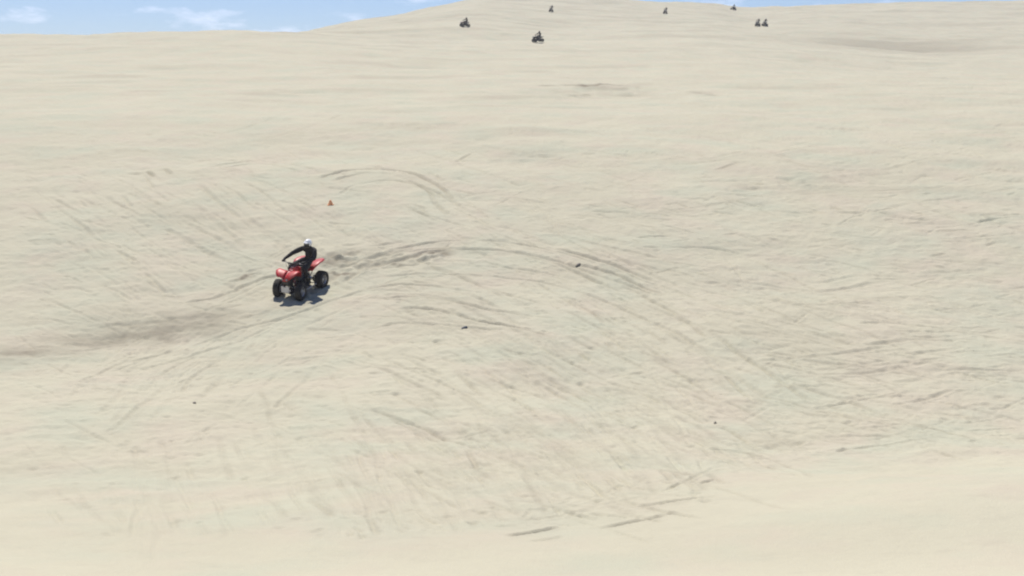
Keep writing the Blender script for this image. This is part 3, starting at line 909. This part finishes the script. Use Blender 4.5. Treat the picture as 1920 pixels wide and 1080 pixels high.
    pad = MB(); pad.tube([(.325, -.135, 1.04), (.33, 0, 1.045), (.325, .135, 1.04)], .026, 10); pad.build('crossbar_pad', M['black'], hbo)
    for s in (1, -1):
        g = MB(); g.tube([(.252, s * .298, 1.059), (.22, s * .385, 1.046)], .019, 12); g.lathe([(.0, -.003), (.026, -.003), (.026, .003), (.0, .003)], 14, (.252, s * .298, 1.059))
        g.build('grip', M['grip'], hbo)
        lv = MB(); lv.tube([(.285, s * .24, 1.065), (.315, s * .28, 1.055), (.285, s * .375, 1.04)], .007, 6); lv.build('lever', M['alu'], hbo)
    # hand control cables
    cb = MB()
    for s in (1, -1): cb.tube([(.285, s * .23, 1.07), (.40, s * .16, 1.0), (.44, s * .06, .82), (.42, s * .03, .66)], .006, 6)
    cb.build('control_cables', M['black'], q)
    # short sporting nose: everything ahead of the tank is drawn in a little
    for o in q.children_recursive:
        if o.type == 'MESH' and o.name.split('.')[0] not in ('wheel', 'tyre'):
            for v in o.data.vertices:
                if v.co.x > .26: v.co.x = .26 + (v.co.x - .26) * .8
    return q

# ------------------------------------------------------------------ rider, in the quad's own axes
def make_rider():
    # joints: position, radius (x, y)
    J = {
        'pelvis': ((-.40, .11, .935), .150), 'waist': ((-.39, .17, 1.06), .145), 'chest': ((-.34, .23, 1.22), .170), 'upper': ((-.285, .25, 1.34), .130),
        'neck': ((-.255, .262, 1.435), .060), 'head': ((-.222, .272, 1.52), .080), 'crown': ((-.212, .274, 1.59), .068),
        'shL': ((-.30, .44, 1.325), .096), 'elL': ((-.13, .52, 1.12), .074), 'wrL': ((.165, .375, 1.085), .042), 'haL': ((.225, .350, 1.08), .036),
        'shR': ((-.245, .07, 1.36), .094), 'elR': ((-.045, -.185, 1.235), .070), 'wrR': ((.165, -.335, 1.10), .042), 'haR': ((.225, -.345, 1.083), .036),
        'hiL': ((-.36, .215, .915), .118), 'knL': ((.06, .285, .81), .086), 'caL': ((.01, .305, .60), .072), 'anL': ((-.06, .312, .40), .050), 'toL': ((.02, .318, .335), .045),
        'hiR': ((-.36, .0, .915), .118), 'knR': ((.07, -.235, .82), .086), 'caR': ((.01, -.28, .60), .072), 'anR': ((-.06, -.305, .40), .050), 'toR': ((.02, -.318, .335), .045),
    }
    E = [('pelvis', 'waist'), ('waist', 'chest'), ('chest', 'upper'), ('upper', 'neck'), ('neck', 'head'), ('head', 'crown'),
         ('upper', 'shL'), ('shL', 'elL'), ('elL', 'wrL'), ('wrL', 'haL'), ('upper', 'shR'), ('shR', 'elR'), ('elR', 'wrR'), ('wrR', 'haR'),
         ('pelvis', 'hiL'), ('hiL', 'knL'), ('knL', 'caL'), ('caL', 'anL'), ('anL', 'toL'), ('pelvis', 'hiR'), ('hiR', 'knR'), ('knR', 'caR'), ('caR', 'anR'), ('anR', 'toR')]
    # extra points so that limbs taper
    V = []; RR = []; ix = {}
    for k, (p, r) in J.items(): ix[k] = len(V); V.append(Vector(p)); RR.append(r)
    ed = []
    for a, b in E:
        if a[:2] in ('sh', 'el', 'hi') and b[:2] in ('el', 'wr', 'kn'):
            pa, pb = Vector(J[a][0]), Vector(J[b][0]); m_ = len(V)
            V.append(pa.lerp(pb, .45)); RR.append((J[a][1] * .55 + J[b][1] * .45) * 1.02)
            ed += [(ix[a], m_), (m_, ix[b])]
        else: ed.append((ix[a], ix[b]))
    m = bpy.data.meshes.new('person_skeleton'); m.from_pydata(V, ed, [])
    tmp = bpy.data.objects.new('person_skeleton', m); C.objects.link(tmp)
    sk = tmp.modifiers.new('skin', 'SKIN'); sk.use_smooth_shade = True; sk.branch_smoothing = .6
    for i, sv in enumerate(m.skin_vertices[0].data):
        sv.radius = (RR[i], RR[i]); sv.use_root = (i == ix['pelvis'])
    for k in ('waist', 'chest', 'upper'):
        sv = m.skin_vertices[0].data[ix[k]]; sv.radius = (J[k][1] * 1.24, J[k][1] * .94)
    sb = tmp.modifiers.new('sub', 'SUBSURF'); sb.levels = 2; sb.render_levels = 2
    dg = bpy.context.evaluated_depsgraph_get()
    bmsh = bpy.data.meshes.new_from_object(tmp.evaluated_get(dg))
    bpy.data.objects.remove(tmp)
    bmsh.name = 'person'
    bmsh.materials.clear()
    for k in ('cloth', 'pants', 'skin'): bmsh.materials.append(M[k])
    # cloth folds
    for v in bmsh.vertices:
        p = v.co
        n_ = math.sin(p.z * 46 + p.x * 22) * math.sin(p.y * 31 + p.x * 17) * .0045 + math.sin(p.z * 90 + p.y * 40) * .002
        if p.z < 1.41: v.co = p + v.normal * n_
    for f in bmsh.polygons:
        c = f.center
        f.material_index = 2 if c.z > 1.445 and abs(c.y - .27) < .11 else (1 if c.z < .965 else 0)
        f.use_smooth = True
    p = bpy.data.objects.new('person', bmsh); C.objects.link(p)
    # helmet: shell with a face opening, chin bar, peak, goggles
    hc = Vector((-.21, .275, 1.545)); yaw = R(-4)
    HR = Matrix.Translation(hc) @ Matrix.Rotation(yaw, 4, 'Z') @ Matrix.Rotation(R(6), 4, 'Y')
    sh = MB(); nu, nv = 30, 18; verts = []; faces = []
    for layer, k in ((0, 1.0), (1, .90)):
        for j in range(nv + 1):
            th = math.pi * (j / nv) * .80
            for i in range(nu):
                ph = 2 * math.pi * i / nu
                x = .140 * math.sin(th) * math.cos(ph); y = .112 * math.sin(th) * math.sin(ph); z = .130 * math.cos(th)
                verts.append(HR @ Vector((x * k, y * k, z * k)))
    o1 = nu * (nv + 1)
    def openf(i, j):
        ph = (i + .5) / nu * 2 * math.pi
        if ph > math.pi: ph -= 2 * math.pi
        th = (j + .5) / nv * .80
        return abs(ph) < R(62) and .40 < th < .66
    for j in range(nv):
        for i in range(nu):
            a, b, c_, d_ = j * nu + i, j * nu + (i + 1) % nu, (j + 1) * nu + (i + 1) % nu, (j + 1) * nu + i
            if not openf(i, j):
                faces += [(a, b, c_, d_), (o1 + a, o1 + d_, o1 + c_, o1 + b)]
    for i in range(nu):
        a, b = nv * nu + i, nv * nu + (i + 1) % nu
        faces.append((a, b, o1 + b, o1 + a))
    sh.add(verts, faces)
    he = sh.build('helmet', [M['helmet'], M['black']], p)
    for f in he.data.polygons:
        if (HR.inverted() @ f.center).z < -.045: f.material_index = 1
    cbm = MB(); g = []
    for k in range(9):
        ph = R(-62 + 124 * k / 8)
        fw = 1 + .32 * math.cos(ph * 1.35) ** 2
        cpt = Vector((.135 * fw * math.cos(ph), .110 * math.sin(ph), -.066))
        out_ = Vector((math.cos(ph), math.sin(ph), 0))
        g.append([HR @ (cpt + out_ * (.014 * math.cos(t)) + Vector((0, 0, .036 * math.sin(t)))) for t in [2 * math.pi * q_ / 10 for q_ in range(10)]])
    cbm.loft(g); cbm.build('chin_bar', M['black'], he)
    pk = MB(); g = []
    for i in range(7):
        t = i / 6; row = []
        for j in range(9):
            u = (j / 8 - .5) * 2
            row.append(HR @ Vector((.085 + .085 * t - .035 * u * u * t, u * (.098 - .025 * t), .087 + .010 * t - .030 * u * u)))
        g.append(row)
    pk.panel(g, .006); pk.build('peak', M['helmet'], he)
    gg = MB(); g = []
    for i in range(11):
        ph = R(-58 + 116 * i / 10)
        row = []
        for (zz, k) in ((.036, .99), (.02, 1.04), (-.02, 1.04), (-.04, .99)):
            row.append(HR @ Vector((.130 * k * math.cos(ph), .107 * k * math.sin(ph), zz)))
        g.append(row)
    gg.panel(g, .012); gg.build('goggles', M['goggle'], he)
    # gloves closed round the grips
    for s, wr in ((1, Vector(J['wrL'][0])), (-1, Vector(J['wrR'][0]))):
        A = Vector((.252, s * .298, 1.059)); B = Vector((.22, s * .385, 1.046))
        ax = (B - A).normalized(); mid = (A + B) / 2
        back = (wr - mid); back = (back - ax * back.dot(ax)).normalized()       # from the grip to the wrist
        up = ax.cross(back) * (1 if ax.cross(back).z > 0 else -1)
        gl = MB()
        # palm: from the wrist over the top of the grip
        gl.loft([[c0 + ax * (wd * math.cos(2 * math.pi * k / 10)) + nrm * (th_ * math.sin(2 * math.pi * k / 10)) for k in range(10)]
                 for (c0, wd, th_, nrm) in ((wr - back * -.01, .036, .036, up), (mid + back * .055 + up * .012, .042, .024, up),
                                            (mid + back * .02 + up * .030, .044, .015, up), (mid - back * .012 + up * .034, .042, .011, up))])
        for k, (o_, ln, r_) in enumerate(((-.034, .92, .0090), (-.012, 1.0, .0095), (.011, .96, .0092), (.033, .80, .0080))):
            pts = []
            for i in range(7):
                a = R(105 + 235 * ln * i / 6)              # curl from the knuckles round the front and under the bar
                rad_ = .030 + .004 * math.cos(i)
                pts.append(mid + ax * (o_ * (1 - .06 * i / 6)) + (back * math.cos(a) + up * math.sin(a)) * rad_)
            gl.tube(pts, [r_ * 1.1, r_ * 1.1, r_ * 1.05, r_, r_, r_ * .92, r_ * .7], 8)
        tp = [mid - ax * .036 + back * .04 + up * .004, mid - ax * .050 + back * .026 - up * .012, mid - ax * .046 + back * .006 - up * .030, mid - ax * .034 - back * .014 - up * .031]
        gl.tube(tp, [.014, .012, .0105, .008], 8)
        gl.build('glove', M['glove'], p)
    # boots on the pegs
    for s, an, kn in ((1, Vector(J['anL'][0]), Vector(J['caL'][0])), (-1, Vector(J['anR'][0]), Vector(J['caR'][0]))):
        bt = MB()
        dr = (kn - an).normalized(); lat = Vector((0, 1, 0)); fw = lat.cross(dr).normalized()
        rings = []
        for (t, rx, ry) in ((.82, .078, .074), (.5, .074, .068), (.2, .062, .058), (0, .058, .054)):
            c0 = an.lerp(kn, t)
            rings.append([c0 + fw * rx * math.cos(2 * math.pi * k / 12) + lat * ry * math.sin(2 * math.pi * k / 12) for k in range(12)])
        bt.loft(rings)
        rings = []
        for (x, hw_, zb, zt) in ((-.115, .034, .292, .36), (-.09, .042, .288, .40), (-.03, .045, .288, .41), (.04, .047, .288, .375), (.10, .050, .288, .35), (.15, .042, .290, .335), (.175, .022, .296, .32)):
            rings.append([(an.x + x + .04, an.y + hw_ * math.copysign(abs(math.cos(2 * math.pi * k / 12)) ** .7, math.cos(2 * math.pi * k / 12)),
                           (zb + zt) / 2 + (zt - zb) / 2 * math.copysign(abs(math.sin(2 * math.pi * k / 12)) ** .7, math.sin(2 * math.pi * k / 12))) for k in range(12)])
        bt.loft(rings)
        bt.build('boot', M['boot'], p)
    return p

def ground_frame(x, d, yaw):
    """matrix that stands a quad on the dune at (x, d), its nose at yaw, wheels on the sand"""
    def zs(px_, py_): return float(z_smooth(np.array([px_]), np.array([py_]))[0])
    fx, fy = math.cos(yaw), math.sin(yaw)
    e = .55
    zf = zs(x + fx * e, d + fy * e); zb_ = zs(x - fx * e, d - fy * e); zl = zs(x - fy * e, d + fx * e); zr = zs(x + fy * e, d - fx * e)
    X = Vector((2 * e * fx, 2 * e * fy, zf - zb_)).normalized(); Y = Vector((-2 * e * fy, 2 * e * fx, zl - zr))
    Z = X.cross(Y).normalized(); Y = Z.cross(X).normalized()
    zs_ = [float(z_ground(np.array([x + (X * a + Y * b).x]), np.array([d + (X * a + Y * b).y]))[0]) - (X * a + Y * b).z
           for a in (FA, RA) for b in (-FY, FY)]
    Mx = Matrix((X, Y, Z)).transposed().to_4x4()
    Mx.translation = Vector((x, d, sorted(zs_)[2] - .012))
    return Mx

def copy_tree(o, matmap, cache, parent=None):
    c = o.copy(); C.objects.link(c); c.parent = parent
    if o.type == 'MESH':
        key = o.data.name
        if key not in cache:
            m = o.data.copy()
            for i, mt in enumerate(m.materials):
                if mt.name in matmap: m.materials[i] = matmap[mt.name]
            cache[key] = m
        c.data = cache[key]
    for ch in list(o.children): copy_tree(ch, matmap, cache, c)
    return c

quad = make_quad()
rider = make_rider()
proto_q, proto_p = quad, rider

# far riders first as copies, while the originals stand at the origin
dark = {'red_plastic': M['charcoal'], 'pale_plate': M['black'], 'white_helmet_shell': M['darkhelmet'], 'red_spring': M['steel'], 'aluminium': M['steel']}
maroon = dict(dark); maroon['red_plastic'] = M['maroon']
cache_d, cache_m = {}, {}
GQ, GP = 'quads far up the dunes', 'riders far up the dunes'
far = [
    # px, py of the wheels, yaw, palette, quad label, rider label, scale of depth
    (871, 50, R(-150), 'm', 'dark maroon quad bike turned sideways on the slope just beyond the terrace edge', 'rider in dark clothes on the maroon quad turned sideways'),
    (1008, 80, R(-152), 'd', 'broad black quad bike standing crosswise right on the terrace edge', 'rider in dark clothes on the black quad at the terrace edge'),
    (1033, 22, R(-95), 'd', 'small dark quad bike facing downhill under the dune summit', 'rider in dark clothes on the quad under the dune summit'),
    (1247, 26, R(-100), 'd', 'small grey quad bike below the ridge between the summit and the skyline quad', 'rider on the lone quad between the summit and the skyline quad'),
    (1375, 18.5, R(-60), 'd', 'tiny quad bike standing on the skyline in the dip of the ridge', 'rider breaking the skyline in the dip of the ridge'),
    (1420, 49, R(-110), 'd', 'quad bike of the pair below the ridge dip, the one nearer the skyline quad', 'rider of the pair below the ridge dip, the one nearer the skyline quad'),
    (1434, 49, R(-85), 'd', 'quad bike of the pair below the ridge dip, the one farther from the skyline quad', 'rider of the pair below the ridge dip, the one farther from the skyline quad'),
]
for (px_, py_, yaw, pal, lq, lp) in far:
    x, d = px_ground(px_, py_, z_ground)
    Mx = ground_frame(float(x), float(d), yaw)
    mm, ca = (maroon, cache_m) if pal == 'm' else (dark, cache_d)
    a = copy_tree(proto_q, mm, ca); a.matrix_world = Mx; tag(a, lq, 'quad bike', GQ)
    b = copy_tree(proto_p, mm, ca); b.matrix_world = Mx; tag(b, lp, 'person', GP)
    print('far quad', px_, py_, 'depth %.0f x %.0f' % (d, x))

qx, qd = QX, QD
Mx = ground_frame(QX, QD, QYAW)
print('quad at', float(qx), float(qd))
quad.matrix_world = Mx; rider.matrix_world = Mx
tag(quad, 'red quad bike with black knobbly tyres and pale bumper plate, turning on the rutted sand', 'quad bike')
tag(rider, 'rider in black clothes and white helmet seated on the red quad', 'person')

# ------------------------------------------------------------------ small things lying on the sand
def rock(name, px_, py_, size, material, label, cat, seed, group=None):
    x, d = (float(v) for v in pg(px_, py_))
    z = float(z_ground(np.array([x]), np.array([d]))[0])
    bm = bmesh.new(); bmesh.ops.create_icosphere(bm, subdivisions=3, radius=1)
    rr = random.Random(seed)
    cuts = [(Vector((rr.gauss(0, 1), rr.gauss(0, 1), rr.gauss(0, 1))).normalized(), rr.uniform(.55, .85)) for _ in range(11)]
    for v in bm.verts:
        p = v.co.copy()
        for n_, k in cuts:
            q_ = p.dot(n_)
            if q_ > k: p -= n_ * (q_ - k) * .9
        p *= 1 + .06 * math.sin(p.x * 9 + seed) * math.sin(p.y * 8) * math.sin(p.z * 7 + 2)
        v.co = Vector((p.x * size[0], p.y * size[1], p.z * size[2]))
    m = bpy.data.meshes.new(name); bm.to_mesh(m); bm.free()
    m.materials.append(material)
    o = bpy.data.objects.new(name, m); C.objects.link(o)
    o.location = (x, d, z + size[2] * .45); o.rotation_euler = (0, R(-10), R(18 + seed * 37 % 40))
    return tag(o, label, cat, group)

rock('stone', 871, 613, (.115, .07, .055), M['stone'], 'dark grey stone lying on the rutted sand below the arcing tracks', 'stone', 3)
rock('sand_clod', 365, 756, (.050, .045, .040), M['clod'], 'small dark sand clod in the trough below the dark streak', 'clod', 5)
rock('sand_clod', 1341, 794, (.042, .036, .036), M['clod'], 'small dark sand clod above the smooth near slope', 'clod', 6)
rock('sand_clod', 849, 731, (.050, .040, .025), M['clod'], 'small flat sand clod among ruts below the dark stone', 'clod', 8)
rock('sand_clod', 1084, 496, (.13, .08, .045), M['clod'], 'long dark clump of turned sand on the big arcing track', 'clod', 9)

# orange marker: a soft flexible cone on a square foot
x, d = (float(v) for v in pg(620, 385))
z = float(z_ground(np.array([x]), np.array([d]))[0])
cone = empty('marker_cone')
cb_ = MB(); cb_.lathe([(0, 0), (.19, 0), (.19, .012), (.14, .018), (0, .018)], 24); cb_.v = [(a, c, b) for (a, b, c) in cb_.v]; cb_.build('base', M['orange'], cone)
cc = MB()
cc.loft([[(r_ * math.cos(2 * math.pi * k / 20), r_ * math.sin(2 * math.pi * k / 20), zz) for k in range(20)]
         for (r_, zz) in ((.150, .016), (.144, .030), (.060, .160), (.050, .172), (.034, .174))])
cc.build('cone_body', M['orange'], cone)
cone.scale = (.62, .62, 1.0); cone.location = (x, d, z - .006); cone.rotation_euler = (R(3), R(-4), R(25))
tag(cone, 'small squat orange marker cone on the sand uphill of the red quad', 'marker')

# ------------------------------------------------------------------ dusty air over the dunes
zlo = float(co[:, 2].min()) - 1.0; zhi = max(float(co[:, 2].max()), CAM_Z) + 4.0
hx = float(np.abs(co[:, 0]).max()) + 20
hm = MB()
hm.add([(sx * hx, yy, zz) for zz in (zlo, zhi) for yy in (-90.0, 2530.0) for sx in (-1, 1)],
       [(0, 1, 3, 2), (4, 6, 7, 5), (0, 4, 5, 1), (2, 3, 7, 6), (0, 2, 6, 4), (1, 5, 7, 3)], False)
hz_m = bpy.data.materials.new('dusty_air'); hz_m.use_nodes = True
ht = hz_m.node_tree; ht.nodes.clear()
ho_ = ht.nodes.new('ShaderNodeOutputMaterial'); hv = ht.nodes.new('ShaderNodeVolumePrincipled')
hv.inputs['Color'].default_value = (0.93, 0.93, 0.93, 1)
hv.inputs['Density'].default_value = 0.0004
hv.inputs['Anisotropy'].default_value = 0.3
ht.links.new(hv.outputs['Volume'], ho_.inputs['Volume'])
haze = hm.build('haze', hz_m); haze['kind'] = 'stuff'; haze['label'] = 'thin dusty air over the dunes'
